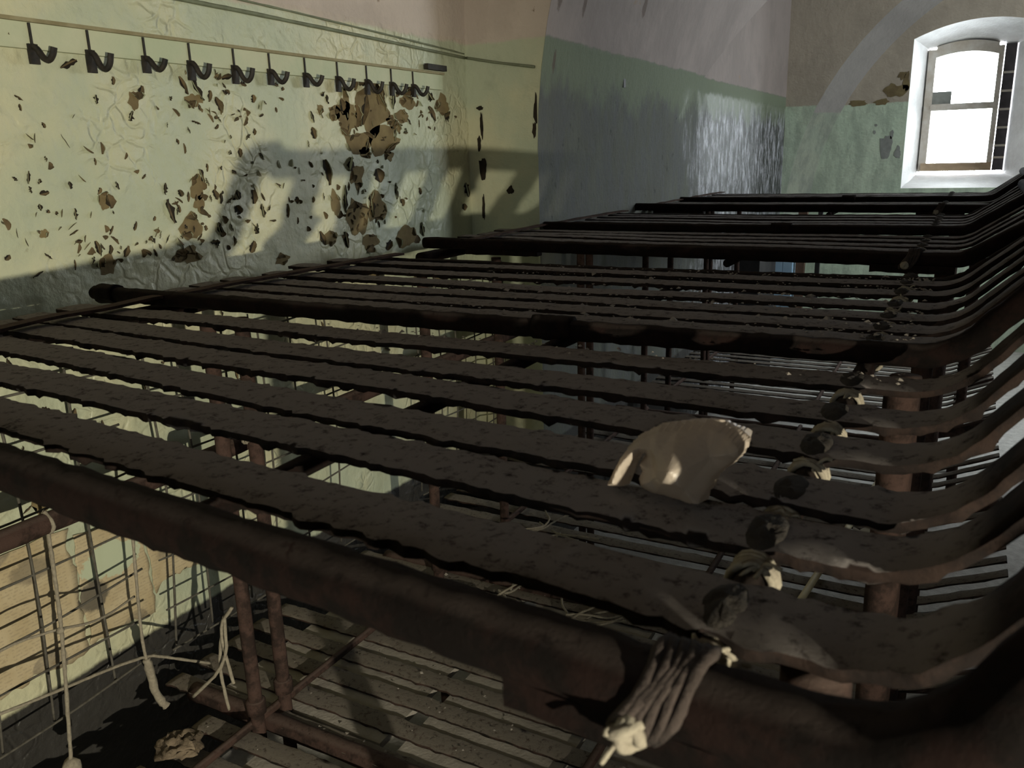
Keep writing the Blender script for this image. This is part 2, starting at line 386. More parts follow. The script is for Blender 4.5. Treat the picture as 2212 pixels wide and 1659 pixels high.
b.box((-2.1, YB - .3, 3.4), (3.85, 9.2, 3.6))
ceil = struct('ceiling', b, 'vault', mats=['vault', 'ret', 'long'], smooth=True)
es = ceil.modifiers.new('edges', 'EDGE_SPLIT'); es.split_angle = R(30)
# end wall: blind arch, recessed lunette with two splayed windows
ARC_Z, ARC_R, ARC_F = -.67, 2.19, 2.37
def arch_z(x): return ARC_Z + math.sqrt(max(ARC_R ** 2 - (x - XC) ** 2, 0))
b = MB()
outline = [(XC - ARC_F, F)] + [(XC - ARC_F * math.cos(t), ARC_Z + ARC_F * math.sin(t)) for t in np.linspace(0, math.pi, 50)] + [(XC + ARC_F, F)]
inner_ = [(XC - ARC_R, F)] + [(XC - ARC_R * math.cos(t), ARC_Z + ARC_R * math.sin(t)) for t in np.linspace(0, math.pi, 50)] + [(XC + ARC_R, F)]
outer = []
for x, z in outline:                        # ray from the arch centre out to the wall's rectangle
    dx, dz = x - XC, z - ARC_Z
    if z <= ARC_Z + 1e-6: outer.append((-1.55 if dx < 0 else 3.29, z)); continue
    k = min(2.42 / abs(dx) if abs(dx) > 1e-6 else 1e9, 3.4 / dz if dz > 1e-6 else 1e9)
    outer.append((XC + dx * k, ARC_Z + dz * k))
b.grid([[(x, YE - .003, z) for x, z in outer], [(x, YE, z) for x, z in outline]])
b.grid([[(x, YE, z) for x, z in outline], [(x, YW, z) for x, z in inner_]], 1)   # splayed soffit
WIN = [(-.55, .50), (1.24, 2.29)]
def head_z(x, w): 
    u = (x - (w[0] + w[1]) / 2) / ((w[1] - w[0]) / 2); return .86 + .12 * (1 - u * u)
SILL = -.36
xs = sorted(set([round(v, 4) for v in np.linspace(XC - ARC_R, XC + ARC_R, 61)] + [w_ for p in WIN for w_ in p]))
for x0, x1 in zip(xs, xs[1:]):
    xm = (x0 + x1) / 2; w_ = next((q for q in WIN if q[0] < xm < q[1]), None)
    t0, t1 = max(arch_z(x0), ARC_Z), max(arch_z(x1), ARC_Z)
    if w_ is None:
        b.add([(x0, YW, F), (x1, YW, F), (x1, YW, t1 + .5), (x0, YW, t0 + .5)], [(0, 1, 2, 3)])
    else:
        b.add([(x0, YW, F), (x1, YW, F), (x1, YW, SILL), (x0, YW, SILL)], [(0, 1, 2, 3)])
        b.add([(x0, YW, head_z(x0, w_)), (x1, YW, head_z(x1, w_)), (x1, YW, t1 + .06), (x0, YW, t0 + .06)], [(0, 1, 2, 3)])
for a, c in (((-2.1, YW + .01, F), (-.73, 9.2, 3.4)), ((.52, YW + .01, F), (1.22, 9.2, 3.4)), ((2.45, YW + .01, F), (3.84, 9.2, 3.4)), ((-.73, YW + .01, 1.2), (.52, 9.2, 3.4)), ((1.22, YW + .01, 1.2), (2.45, 9.2, 3.4)), ((-.73, YW + .01, F), (.52, 9.2, -.53)), ((1.22, YW + .01, F), (2.45, 9.2, -.53))): b.box(a, c)
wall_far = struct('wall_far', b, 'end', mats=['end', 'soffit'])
def window(idx, w_, fx0, fx1):
    t = thing('window_%d' % idx, ((fx0 + fx1) / 2, 8.6, -.36), None, None); t['kind'] = 'structure'
    fb, ft, yf = -.23, .78, 8.6
    def fh(x): 
        u = (x - (fx0 + fx1) / 2) / ((fx1 - fx0) / 2); return ft + .05 * (1 - u * u)
    n = 16
    inn = [(w_[0], SILL), (w_[1], SILL)] + [(x, head_z(x, w_)) for x in np.linspace(w_[1], w_[0], n)] + [(w_[0], SILL)]
    xr = fx1 + .09
    out = [(fx0 - .02, fb - .02), (xr, fb - .02)] + [(x, fh(min(max(x, fx0), fx1)) + .03) for x in np.linspace(xr, fx0 - .02, n)] + [(fx0 - .02, fb - .02)]
    m_ = MB(); P = []
    for k in range(9):
        s = k / 8
        P.append([(a[0] + (c[0] - a[0]) * s + (.012 * mnoise.noise(Vector((a[0] * 3, s * 4, a[1] * 5))) if 0 < k < 8 else 0), YW + (yf + .06 - YW) * s, a[1] + (c[1] - a[1]) * s) for a, c in zip(inn, out)])
    m_.grid(P); o = m_.build('reveal', 'white', t, smooth=True)
    es = o.modifiers.new('edges', 'EDGE_SPLIT'); es.split_angle = R(40)
    # outer brick jambs
    m_ = MB()
    for a, c in (((fx0 - .3, yf + .06, fb - .3), (fx0 - .02, 8.95, 1.2)), ((xr, yf + .06, fb - .3), (xr + .3, 8.95, 1.2)), ((fx0 - .02, yf + .06, fb - .3), (xr, 8.95, fb - .02)), ((fx0 - .02, yf + .06, ft + .09), (xr, 8.95, 1.2))): m_.box(a, c)
    m_.build('outer_jamb', 'brick', t, smooth=False)
    # casing and sashes
    m_ = MB(); fw = .042
    m_.box((fx0 - .02, yf, fb), (fx0 + fw, yf + .06, fh(fx0) + .02)); m_.box((fx1 - fw, yf, fb), (fx1, yf + .06, fh(fx1) + .02))
    xsx = np.linspace(fx0 + fw, fx1 - fw, 14)
    for x0, x1 in zip(xsx, xsx[1:]):
        z0, z1 = fh(x0), fh(x1); k = len(m_.v)
        m_.v += [(x0, yf, z0 - .06), (x1, yf, z1 - .06), (x1, yf, z1 + .03), (x0, yf, z0 + .03), (x0, yf + .06, z0 - .06), (x1, yf + .06, z1 - .06), (x1, yf + .06, z1 + .03), (x0, yf + .06, z0 + .03)]
        fs = [(0, 1, 2, 3), (4, 7, 6, 5), (0, 4, 5, 1), (3, 2, 6, 7)]; m_.f += [tuple(i + k for i in q) for q in fs]; m_.m += [0] * 4
    m_.build('frame', 'frame', t, smooth=False)
    m_ = MB(); m_.box((fx0 + fw - .01, yf - .006, .29), (fx1 - fw + .01, yf + .05, .345)); m_.build('mullion', 'frame', t, smooth=False)
    m_ = MB(); m_.box((fx0, yf - .012, fb), (fx1, yf + .05, fb + .055)); m_.box((fx0, yf - .02, fb + .055), (fx1, yf + .05, fb + .07)); m_.build('bottom_rail', 'sillwood', t, smooth=False)
    m_ = MB(); m_.box((fx0 + fw, yf + .03, fb + .06), (fx1 - fw, yf + .034, .3)); m_.build('pane', 'glass', t, smooth=False)
    m_ = MB(); m_.box((fx0 + fw, yf + .03, .335), (fx1 - fw, yf + .034, ft - .01)); m_.build('pane', 'glass', t, smooth=False)
    m_ = MB(); m_.box((fx0 + fw, yf + .012, .345), (fx0 + fw + .15, yf + .026, .45)); m_.build('patch_board', 'pane_dirt', t, smooth=False)
    m_ = MB(); m_.box((fx1 + .005, yf + .02, fb), (xr, yf + .05, ft + .03)); m_.build('side_board', 'brick', t, smooth=False)
    for z in (-.13, -.03, .12, .27, .42, .57):
        m_ = MB(); m_.box((fx1 + .002, yf + .008, z), (xr, yf + .02, z + .018)); m_.build('batten', 'frame', t, smooth=False)
    # thin wires across the pane and a loose strip along the splay
    m_ = MB(); m_.tube([(fx0 + fw, yf + .022, .66), (fx1, yf + .022, .69)], .0025, 6); m_.build('wire', 'net', t)
    return t
window(1, WIN[0], -.43, .13)
window(2, WIN[1], 1.59, 2.15)
# ================================================================ peeling paint on the left wall (parts of the wall)
OCHRE = [(2.413,0.167,0.194,0.145),(2.291,0.141,0.108,0.125),(2.477,0.076,0.203,0.102),(2.337,0.063,0.150,0.076),(2.222,0.157,0.060,0.049),(2.637,0.203,0.100,0.048),(2.597,0.157,0.081,0.048),(2.870,0.202,0.100,0.076),(1.464,0.165,0.030,0.048),(1.589,-0.159,0.071,0.068),(1.626,-0.055,0.047,0.061),(1.627,-0.098,0.038,0.044),(2.414,-0.161,0.117,0.096),(2.299,-0.185,0.110,0.140),(2.311,-0.046,0.075,0.092),(1.340,-0.077,0.032,0.037),(1.322,-0.226,0.055,0.051),(1.566,-0.231,0.092,0.049),(2.586,-0.275,0.148,0.085),(2.361,-0.270,0.104,0.064),(2.280,0.185,0.052,0.088),(2.530,0.136,0.061,0.041),(1.167,0.283,0.026,0.028),(1.745,0.237,0.026,0.017),(1.655,0.173,0.062,0.031),(1.921,-0.283,0.060,0.034),(2.192,-0.132,0.047,0.089),(2.647,0.295,0.058,0.022),(2.152,0.166,0.031,0.034),(2.570,0.116,0.046,0.032),(2.371,0.029,0.077,0.034),(2.503,0.020,0.066,0.038),(2.154,-0.242,0.060,0.054),(1.175,-0.138,0.022,0.018)]
DARK = [(1.611,0.228,1.634,0.184,0.012),(1.649,0.231,1.686,0.171,0.019),(1.281,0.224,1.325,0.245,0.014),(1.493,0.199,1.478,0.165,0.011),(1.444,0.113,1.457,0.137,0.013),(1.413,0.215,1.411,0.196,0.008),(1.359,0.171,1.360,0.150,0.010),(1.867,0.195,1.866,0.173,0.013),(1.725,0.182,1.743,0.141,0.012),(1.710,0.199,1.702,0.169,0.010),(1.764,0.202,1.780,0.193,0.010),(1.757,0.232,1.795,0.240,0.010),(1.824,0.223,1.845,0.222,0.011),(1.524,-0.080,1.539,-0.143,0.018),(1.527,-0.039,1.519,-0.068,0.010),(1.564,-0.058,1.571,-0.076,0.012),(1.681,-0.063,1.690,-0.091,0.013),(1.700,-0.102,1.714,-0.067,0.013),(1.769,-0.067,1.775,-0.094,0.014),(1.755,-0.112,1.773,-0.133,0.021),(1.827,-0.070,1.827,-0.110,0.016),(1.684,-0.152,1.694,-0.191,0.015),(1.180,-0.050,1.203,-0.046,0.010),(1.177,-0.071,1.179,-0.086,0.010),(1.259,-0.086,1.260,-0.113,0.009),(1.258,-0.025,1.259,-0.042,0.010),(1.349,-0.059,1.356,-0.093,0.015),(1.334,-0.042,1.325,-0.058,0.006),(1.299,-0.166,1.305,-0.200,0.009),(1.386,-0.186,1.372,-0.213,0.009),(1.457,-0.169,1.468,-0.188,0.010),(1.650,-0.206,1.683,-0.206,0.015),(1.792,-0.248,1.811,-0.216,0.013),(1.707,-0.219,1.714,-0.232,0.010),(1.642,-0.006,1.654,-0.047,0.014),(1.756,-0.013,1.772,-0.022,0.010),(1.792,0.047,1.793,0.022,0.009),(1.761,0.041,1.754,0.029,0.009),(1.858,-0.112,1.862,-0.152,0.015),(1.821,-0.176,1.829,-0.197,0.015),(1.965,-0.118,1.961,-0.160,0.008),(2.153,0.010,2.170,-0.071,0.018),(2.247,-0.074,2.242,-0.165,0.019),(2.294,0.015,2.277,-0.030,0.029),(2.422,-0.026,2.438,-0.074,0.032),(2.380,-0.111,2.387,-0.191,0.024),(2.534,-0.078,2.537,-0.136,0.014),(2.680,-0.101,2.687,-0.127,0.012),(3.018,-0.097,3.039,-0.154,0.033),(2.993,-0.180,3.001,-0.209,0.018),(2.258,0.199,2.265,0.163,0.014),(2.394,0.219,2.362,0.121,0.023),(2.488,0.247,2.486,0.200,0.019),(2.556,0.242,2.543,0.179,0.017),(2.545,0.265,2.572,0.259,0.028),(2.642,0.247,2.687,0.257,0.027),(2.777,0.246,2.807,0.222,0.029),(2.772,0.195,2.815,0.143,0.019),(2.882,0.156,2.917,0.166,0.030),(2.556,0.116,2.545,0.068,0.014),(2.348,0.254,2.400,0.264,0.023),(2.107,0.158,2.120,0.123,0.011),(2.105,0.109,2.117,0.074,0.015),(2.191,0.210,2.194,0.182,0.014),(2.162,0.208,2.180,0.216,0.011),(1.956,0.231,1.975,0.226,0.010),(1.994,0.223,1.988,0.212,0.008),(2.390,0.075,2.372,0.037,0.013),(2.333,0.231,2.350,0.269,0.012),(1.169,0.143,1.171,0.128,0.005),(1.255,0.080,1.272,0.050,0.003),(2.009,-0.099,2.008,-0.121,0.008),(1.871,0.034,1.886,0.014,0.007),(1.578,0.072,1.583,0.058,0.006),(2.101,-0.214,2.122,-0.261,0.016),(2.228,-0.226,2.238,-0.281,0.022),(2.557,-0.137,2.568,-0.163,0.014),(2.683,-0.231,2.693,-0.285,0.019),(2.452,-0.312,2.483,-0.282,0.022),(1.162,0.161,1.179,0.150,0.004)]
rng = random.Random(7)
XW = -1.85
def blob(y, z, wy, wz, seed, n=22, jag=.35):
    rg = random.Random(seed); ph = rg.random() * 50; pts = []
    for k in range(n):
        a = 2 * math.pi * k / n
        r = 1 + jag * (mnoise.noise(Vector((math.cos(a) * 1.4 + ph, math.sin(a) * 1.4, 0))) * 1.6 + rg.uniform(-.35, .35))
        pts.append((y + wy / 2 * r * math.cos(a), z + wz / 2 * r * math.sin(a)))
    return pts
def flap(mb, p, q, width, lift, seed, side=1):
    """curled strip of paint fixed along p-q, rolling out from the wall; two sides with their own colours"""
    rg = random.Random(seed); n = 6; k = 5; P = []
    d = (q[0] - p[0], q[1] - p[1]); L = math.hypot(*d) or 1e-4; nx, nz = -d[1] / L * side, d[0] / L * side
    curl = rg.uniform(1.0, 2.3)
    for i in range(n):
        s = i / (n - 1); w_ = width * math.sin(math.pi * (.12 + .8 * s)) * rg.uniform(.8, 1.15); row = []
        for j in range(k):
            a = curl * j / (k - 1); r_ = w_ / curl
            o_ = r_ * math.sin(a); h_ = min(r_ * (1 - math.cos(a)), lift)
            row.append((XW + .0015 + h_, p[0] + d[0] * s + nx * o_, p[1] + d[1] * s + nz * o_))
        P.append(row)
    mb.grid(P, 0)
    mb.grid([[(x + .0006 if j else x, y, z) for j, (x, y, z) in enumerate(r)] for r in P], 1, True)
bare = MB(); hole = MB(); curls = MB()
for i, (y, z, wy, wz) in enumerate(OCHRE):
    pts = blob(y, z, wy * .95, wz * .95, i)
    bare.add([(XW + .0010, y, z)] + [(XW + .0010, a, c) for a, c in pts], [(0, k + 1, (k + 1) % len(pts) + 1) for k in range(len(pts))])
    for _ in range(3):
        k = rng.randrange(len(pts)); flap(curls, pts[k], pts[(k + 3) % len(pts)], rng.uniform(.010, .026), .02, rng.random(), rng.choice((1, 1, -1)))
def slit(y0, z0, y1, z1, wd, seed):
    rg = random.Random(seed); d = (y1 - y0, z1 - z0); L = math.hypot(*d) or 1e-4; nx, nz = -d[1] / L, d[0] / L; A = []; B = []
    for k in range(8):
        s = k / 7; h = wd * (.15 + math.sin(math.pi * min(max(s, .03), .97)) ** .8) * rg.uniform(.55, 1.25) / 2
        j = rg.uniform(-.25, .25) * wd
        A.append((XW + .0016, y0 + d[0] * s + nx * (h + j), z0 + d[1] * s + nz * (h + j))); B.append((XW + .0016, y0 + d[0] * s + nx * (j - h), z0 + d[1] * s + nz * (j - h)))
    hole.grid([A, B])
    flap(curls, (y0, z0), (y1, z1), wd * rg.uniform(.7, 1.2), wd * 1.0, rg.random(), rg.choice((1, -1)))
for i, s in enumerate(DARK): slit(*s, 100 + i)
clus = [(1.75, .13, .17, .07, 34), (2.4, .14, .28, .12, 60), (1.62, -.14, .14, .12, 40), (2.4, -.16, .3, .08, 44), (1.25, -.15, .2, .08, 26), (1.5, -.2, .35, .06, 30), (2.75, .17, .15, .06, 20), (1.95, -.05, .2, .12, 26), (1.4, .05, .5, .2, 34), (1.2, -.1, .25, .15, 22)]
for ci, (y, z, sy, sz_, n) in enumerate(clus):
    for k in range(n):
        yy, zz = rng.gauss(y, sy * .6), rng.gauss(z, sz_ * .6)
        if not (-.25 < zz < .235 and .9 < yy < 3.03): continue
        a = rng.gauss(math.pi / 2, .8); L = rng.uniform(.008, .03)
        if rng.random() < .55: slit(yy, zz, yy + L * math.cos(a), zz + L * math.sin(a), rng.uniform(.003, .008), rng.random())
        else: flap(curls, (yy, zz), (yy + L * math.cos(a), zz + L * math.sin(a)), rng.uniform(.006, .016), .012, rng.random(), rng.choice((1, -1)))
for k in range(60):                        # the lit wall below the top bunks
    yy, zz = rng.uniform(.9, 2.9), rng.uniform(-.8, -.34); a = rng.gauss(math.pi / 2, .8); L = rng.uniform(.01, .04)
    slit(yy, zz, yy + L * math.cos(a), zz + L * math.sin(a), rng.uniform(.004, .01), rng.random())
    if k % 6 == 0:
        pts = blob(yy + .03, zz, rng.uniform(.03, .08), rng.uniform(.03, .07), 900 + k)
        bare.add([(XW + .0010, yy, zz)] + [(XW + .0010, p_, q_) for p_, q_ in pts], [(0, j + 1, (j + 1) % len(pts) + 1) for j in range(len(pts))])
for mb_, nm, m_ in ((bare, 'bare_plaster_patch', ['plaster']), (hole, 'paint_crack', ['undercoat']), (curls, 'curled_paint', ['flake', 'flake_back'])):
    o = mb_.build(nm, None, wall_left, smooth=(nm == 'curled_paint'), mats=m_); o['kind'] = 'stuff'
# flakes and cracks on the arch face and the end wall
b = MB()
for x, z, wx, wz, s in ((-1.787, -.04, .035, .09, 3), (-1.80, .06, .018, .06, 4), (-1.785, .125, .014, .10, 5), (-1.79, .197, .03, .016, 6), (-1.535, .17, .022, .11, 7), (-1.545, .105, .016, .06, 8), (-1.66, -.13, .03, .03, 9), (-1.79, -.2, .014, .09, 10)):
    pts = blob(x, z, wx, wz, s); k0 = len(b.v)
    b.add([(min(x, -1.534), YR - .0015, z)] + [(min(p_, -1.531), YR - .0015, q_) for p_, q_ in pts], [(0, j + 1, (j + 1) % len(pts) + 1) for j in range(len(pts))])
o = b.build('paint_crack', 'undercoat', wall_mid, smooth=False); o['kind'] = 'stuff'
b = MB()
for x, z, wx, wz, s in ((-.70, .0, .10, .20, 3), (-.66, .10, .03, .07, 4), (-.80, .12, .02, .03, 5), (-.79, .18, .02, .02, 6), (-.60, -.06, .05, .10, 7)):
    pts = blob(x, z, wx, wz, s); b.add([(x, YW - .002, z)] + [(p_, YW - .002, q_) for p_, q_ in pts], [(0, j + 1, (j + 1) % len(pts) + 1) for j in range(len(pts))])
o = b.build('bare_patch', 'pane_dirt', wall_far, smooth=False)
b = MB()
for x, z, wx, wz, s in ((-.66, .46, .17, .12, 13), (-.62, .58, .06, .07, 14), (-.95, .37, .16, .05, 15), (-.76, .37, .12, .05, 16), (-.58, .52, .05, .16, 17)):
    pts = blob(x, z, wx, wz, s); b.add([(x, YW - .002, z)] + [(p_, YW - .002, q_) for p_, q_ in pts], [(0, j + 1, (j + 1) % len(pts) + 1) for j in range(len(pts))])
o = b.build('bare_plaster_patch', 'plaster', wall_far, smooth=False)
# ================================================================ rust-covered double bunks
ZD, ZL = -.28, -1.28                       # tops of the upper and lower decks
SL = [.113, .232, .327, .448, .555, .690, .945, 1.045, 1.145, 1.265, 1.41, 1.545]     # where each strip lies at X = -0.5
FAN = [.085, .07, .085, .06, .035, .01, 0, 0, 0, 0, 0, 0]                               # how far it slews towards the foot
def head_path(dz=0.0, x0=-1.67, hx=0.0, ang=56):
    a = R(ang); rad = .10; p = [(x0, dz), (-.9, dz - .003), (-.045 + hx, dz)]
    for k in range(1, 13):
        t = a * k / 12; p.append((-.045 + hx + rad * math.sin(t), dz + rad * (1 - math.cos(t))))
    x, z = p[-1]; p.append((x + (.119 - (z - dz)) / math.tan(a), dz + .119))
    return p
def strip(name, path, y, width, thick, m, parent, seed, ds=.012, amp=.006, wav=.006, fan=0.0):
    """flat metal strip lying along X, its edges ragged with flaking rust"""
    pts = resample([(x, 0, z) for x, z in path], ds); n = len(pts); P = []; w_full = width; xb = path[2][0]
    A = (-.5, -.485, -.3, 0, .3, .485, .5); rg = random.Random(seed); so = rg.random() * 90
    ra = [0, .55, .9, 1, .9, .55, 0]
    for i, p in enumerate(pts):
        t = (pts[min(i + 1, n - 1)] - pts[max(i - 1, 0)]).normalized(); nn = Vector((-t.z, 0, t.x))
        width = w_full * (1 - .2 * min(max((p.x - xb) / .06, 0), 1)); yc = y - fan * (min(p.x, 0) + .5) + wav * mnoise.noise(Vector((p.x * 1.3, so, 0))); up = .004 * mnoise.noise(Vector((p.x * 2.1, so, 5)))
        q = Vector((p.x, p.z * .5, so)); row = []
        for j, a in enumerate(A):
            e = abs(a) > .45
            crumb = max(0, mnoise.noise(q * 55 + Vector((0, 0, a * 9))) - .05) * amp * 2.2 if e else 0
            f = amp * .35 * mnoise.noise(q * 120 + Vector((0, 0, a * 3))) if e else 0
            lump = .0014 * max(0, mnoise.noise(q * 26 + Vector((0, a * 2.2, 3)))) + .0007 * mnoise.noise(q * 90 + Vector((0, a * 5, 1)))
            s = -1 if a < 0 else 1
            off = nn * (up + lump - .002 * (abs(a) * 2) ** 2)
            row.append(tuple(p + off + Vector((0, yc + a * width + s * (crumb + f), 0))))
        for j, a in enumerate(A[::-1]):
            e = abs(a) > .45; s = -1 if a < 0 else 1
            hang = amp * 1.6 * max(0, mnoise.noise(q * 70 + Vector((4, 0, a * 9))) - .1) if e else 0
            crumb = max(0, mnoise.noise(q * 55 + Vector((0, 0, a * 9))) - .05) * amp * 2.2 if e else 0
            row.append(tuple(p + nn * (up - thick - hang) + Vector((0, yc + a * width + s * crumb, 0))))
        P.append(row + [row[0]])
    mb = MB(); mb.grid(P, 0, True); k = len(A) * 2 + 1
    for r_, fl in ((0, False), (n - 1, True)):
        f = tuple(r_ * k + j for j in range(k - 1)); mb.f.append(f[::-1] if fl else f); mb.m.append(0)
    return mb.build(name, m, parent)
def cord_wrap(name, x, y, parent, seed, first=False, zt=ZD):
    """cord turns that lash a strip to the cross rod, with a crust of dirt over the crossing"""
    rg = random.Random(seed); mb = MB(); zc = zt - .022
    def turns(cx_, cy_, cz_, rad, n_, th, mi):
        for k in range(n_):
            yy = cy_ + (k - n_ / 2) * th * 1.7 + rg.uniform(-.002, .002); tl = rg.uniform(-.5, .5)
            mb.tube([(cx_ + rad * math.cos(a), yy + .005 * math.sin(a + k) + tl * .006 * math.cos(a), cz_ + rad * math.sin(a)) for a in np.linspace(0, 2 * math.pi, 15)[:-1]], th, 6, th * .5, 170, closed=True, mi=mi, seed=k)
    def fray(cx_, cy_, cz_, n_):
        for k in range(n_):
            a = rg.uniform(0, 6.3); b2 = rg.uniform(-.4, .9); p = Vector((cx_, cy_, cz_)); d = Vector((math.cos(a), math.sin(a), b2)) * rg.uniform(.006, .012)
            mb.tube(smooth_path([p, p + d, p + d * 1.5 + Vector((rg.uniform(-.006, .006), rg.uniform(-.006, .006), -.006))], .005), .0016, 5, .0006, 200)
    def knot(cx_, cy_, cz_):
        for k in range(6):
            u = Vector((rg.uniform(-1, 1), rg.uniform(-1, 1), rg.uniform(-1, 1))).normalized(); v = u.orthogonal().normalized(); w_ = u.cross(v); c = Vector((cx_, cy_, cz_)) + u * rg.uniform(-.005, .005); r_ = rg.uniform(.004, .0085)
            mb.tube([c + v * (r_ * math.cos(a)) + w_ * (r_ * math.sin(a)) for a in np.linspace(0, 2 * math.pi, 13)[:-1]], .0034, 6, .0016, 160, closed=True, seed=k)
    if first:
        for k in range(6):                  # cloth band wound round the near pipe
            xx = x + (k - 3) * .0046; yy = y + .002
            mb.tube([(xx + .012 * math.sin(a) + .002 * math.sin(3 * a + k), yy + .0255 * math.cos(a), zt + .010 + .0255 * math.sin(a)) for a in np.linspace(0, 2 * math.pi, 19)[:-1]], .0036, 6, .0011, 110, closed=True, mi=1, seed=k)
        for q in ((x - .012, y - .026, zt + .0), (x + .03, y + .034, zt + .004)):
            knot(*q); fray(*q, 3 if seed < 100 else 0)
    else:
        P = []                              # crust over the crossing
        for i in range(6):
            row = []
            for j in range(15):
                r_ = i / 5; a = 2 * math.pi * j / 14; q = Vector((math.cos(a) * r_ * .017, math.sin(a) * r_ * .036, 0))
                hgt = .005 * (1 - r_ ** 2) + (.004 * mnoise.noise((q + Vector((seed, y * 7, 0))) * 120) if i < 5 else -.004)
                row.append((x + q.x, y + q.y, zt + hgt - .001))
            row[-1] = row[0]; P.append(row)
        mb.grid(P, 2)
        turns(x, y - .044, zc, .0165, 6, .0029, 0); fray(x + .006, y - .05, zc + .014, 7 if seed < 100 else 0)
    return mb.build(name, None, parent, mats=['cord', 'wrapcloth', 'darkcord'])
def bunk(y0, label, detail, hx=0.0, seed=0, angs=(56, 40)):
    an = lambda o_: angs[0] + (angs[1] - angs[0]) * min(max(o_ / 1.63, 0), 1)
    root = thing('bunk_bed', (-.75, y0 + .82, F), label, 'bunk bed', 'iron double bunk beds in a row')
    ds = (.009, .016, .026)[detail]; yn, yc, yf = y0, y0 + .815, y0 + 1.63
    hpth = head_path(ZD + .004, hx=hx)
    # side pipes rise with the head end; the head rail closes them
    for i, (y, r_) in enumerate(((yn, .0215 - .003 * min(detail, 1)), (yc, .0165), (yf, .018))):
        x0 = -1.60 if i != 1 else -1.76
        ph = [(x, y, z) for x, z in head_path((ZD + .012, ZD + .006, ZD - .018)[i], x0, hx, an((0, .815, 1.63)[i]))]
        if i == 0: ph = [(x, y - .085 * (min(max(x, -1.1), 0) + .57), z) for x, y, z in ph]
        if i != 1:
            s = 1 if i == 0 else -1; ye = ph[-1][1]
            ph = ph[:-1] + [(ph[-1][0] - .002, ye + s * .010, ph[-1][2] - .008), (ph[-1][0], ye + s * .03, ph[-1][2]), (ph[-1][0], ye + s * .06, ph[-1][2] )]
        mb = MB(); mb.tube(resample(ph, ds * 1.6), r_, 18 if detail < 2 else 12, .0022, 55, seed=seed + i)
        if i == 1:
            mb.tube(resample([(-1.74, y, ZD + .006), (-1.68, y, ZD + .006)], .01), .022, 16, .003, 60); mb.tube(resample([(-.62, y, ZD + .006), (-.55, y, ZD + .006)], .01), .021, 16, .003, 60)
        mb.build('side_rail', 'pipe', root)
    zx, zz = head_path(ZD + .002, hx=hx, ang=angs[0])[-1]; zx2 = head_path(ZD + .002, hx=hx, ang=angs[1])[-1][0]
    mb = MB(); mb.tube(resample([(zx, yn + .0, zz), (zx2, yf - .05, zz)], .03), .021, 14, .002, 50); mb.build('head_rail', 'pipe', root)
    mb = MB(); mb.tube(resample([(-1.585, yn - .01, ZD - .034), (-1.585, yf + .01, ZD - .034)], .03), .019, 12, .002, 50); mb.build('foot_rail', 'pipe', root)
    # deck strips
    for k, o_ in enumerate(SL):
        strip('slat', head_path(ZD, -1.67 + .02 * math.sin(k * 2.3), hx, an(o_)), y0 + o_, .067, .0095, 'slat', root, seed * 100 + k, ds, .006 if detail < 2 else .004, fan=FAN[k])
    # cross rods under the deck, lashed with cord at the head end
    mb = MB(); mb.tube(resample([(-.575, yn + .012, ZD - .020), (-.575, yf - .01, ZD - .020)], .03), .011, 10, .001, 60); mb.build('crossbar', 'pipe', root)
    mb = MB(); mb.tube(resample([(-.113, yn + .01, ZD - .022), (-.100, yf, ZD - .022)], .03), .013, 10, .0015, 60); cb = mb.build('crossbar', 'pipe', root)
    for k, o_ in enumerate([.0] + SL + [1.65]):
        cord_wrap('cord_tie', -.113 + .013 * o_ / 1.65, y0 + o_ + (0 if k else -.038) - (FAN[k - 1] * .4 if 0 < k < 13 else 0), cb, seed * 50 + k, k == 0)
    # flat bar laid across the foot end
    mb = MB(); P = []
    for i, t in enumerate(np.linspace(0, 1, 40)):
        y = yn + .03 + (yf - yn - .02) * t; x = -1.49 - .035 * math.sin(t * 3.1) + .004 * mnoise.noise(Vector((t * 9, seed, 0))); z = ZD + .007 + .003 * mnoise.noise(Vector((t * 14, seed, 2)))
        P.append([(x - .017, y, z), (x + .017, y, z), (x + .017, y, z + .006), (x - .017, y, z + .006), (x - .017, y, z)])
    mb.grid(P, 0, True); mb.build('cross_strap', 'redpipe', root, smooth=False)
    # sockets under the side pipes and the legs that drop from them
    for y in (yn + .085, yc - .045, yc + .045, yf - .085):
        for x in (-1.35, -.055 + hx):
            s_ = MB(); a, c = (x - .16, x + .035) if x > -1 else (x - .04, x + .16)
            mb = MB(); mb.tube(resample([(x, y, ZD - .035), (x, y, F)], .05), .0215 if x > -1 else .0158, 14, .0012, 50, seed=y)
            lg = mb.build('leg', 'redpipe', root)
            if detail == 0:
                for zc_ in ((ZL + .06,) if x < -1 else (ZL + .35,)):
                    c_ = MB(); c_.tube([(x, y, zc_ - .018), (x, y, zc_ - .016), (x, y, zc_ + .016), (x, y, zc_ + .018)], [.017, .0225, .0225, .017] if x < -1 else [.022, .026, .026, .022], 14, .001, 60); c_.build('collar', 'redpipe', lg)
    for y in (yn, yf):
        for a, c in ((-.205, -.015), (-1.43, -1.17)):
            if a < -1 and y == yn and detail == 0: continue
            s_ = MB(); P = []
            for x in np.linspace(a, c, 14):
                zt, zb = ZD - .002, ZD - .021 + .003 * mnoise.noise(Vector((x * 30, seed, 1)))
                yy = y - (.085 * (min(max(x, -1.1), 0) + .57) if y == yn else 0)
                P.append([(x, yy - .017, zt), (x, yy + .017, zt), (x, yy + .017, zb), (x, yy - .017, zb), (x, yy - .017, zt)])
            s_.grid(P); k = len(s_.v); s_.f += [(0, 1, 2, 3), (k - 2, k - 3, k - 4, k - 5)]; s_.m += [0, 0]
            s_.build('leg_socket', 'pipe', root, smooth=False)
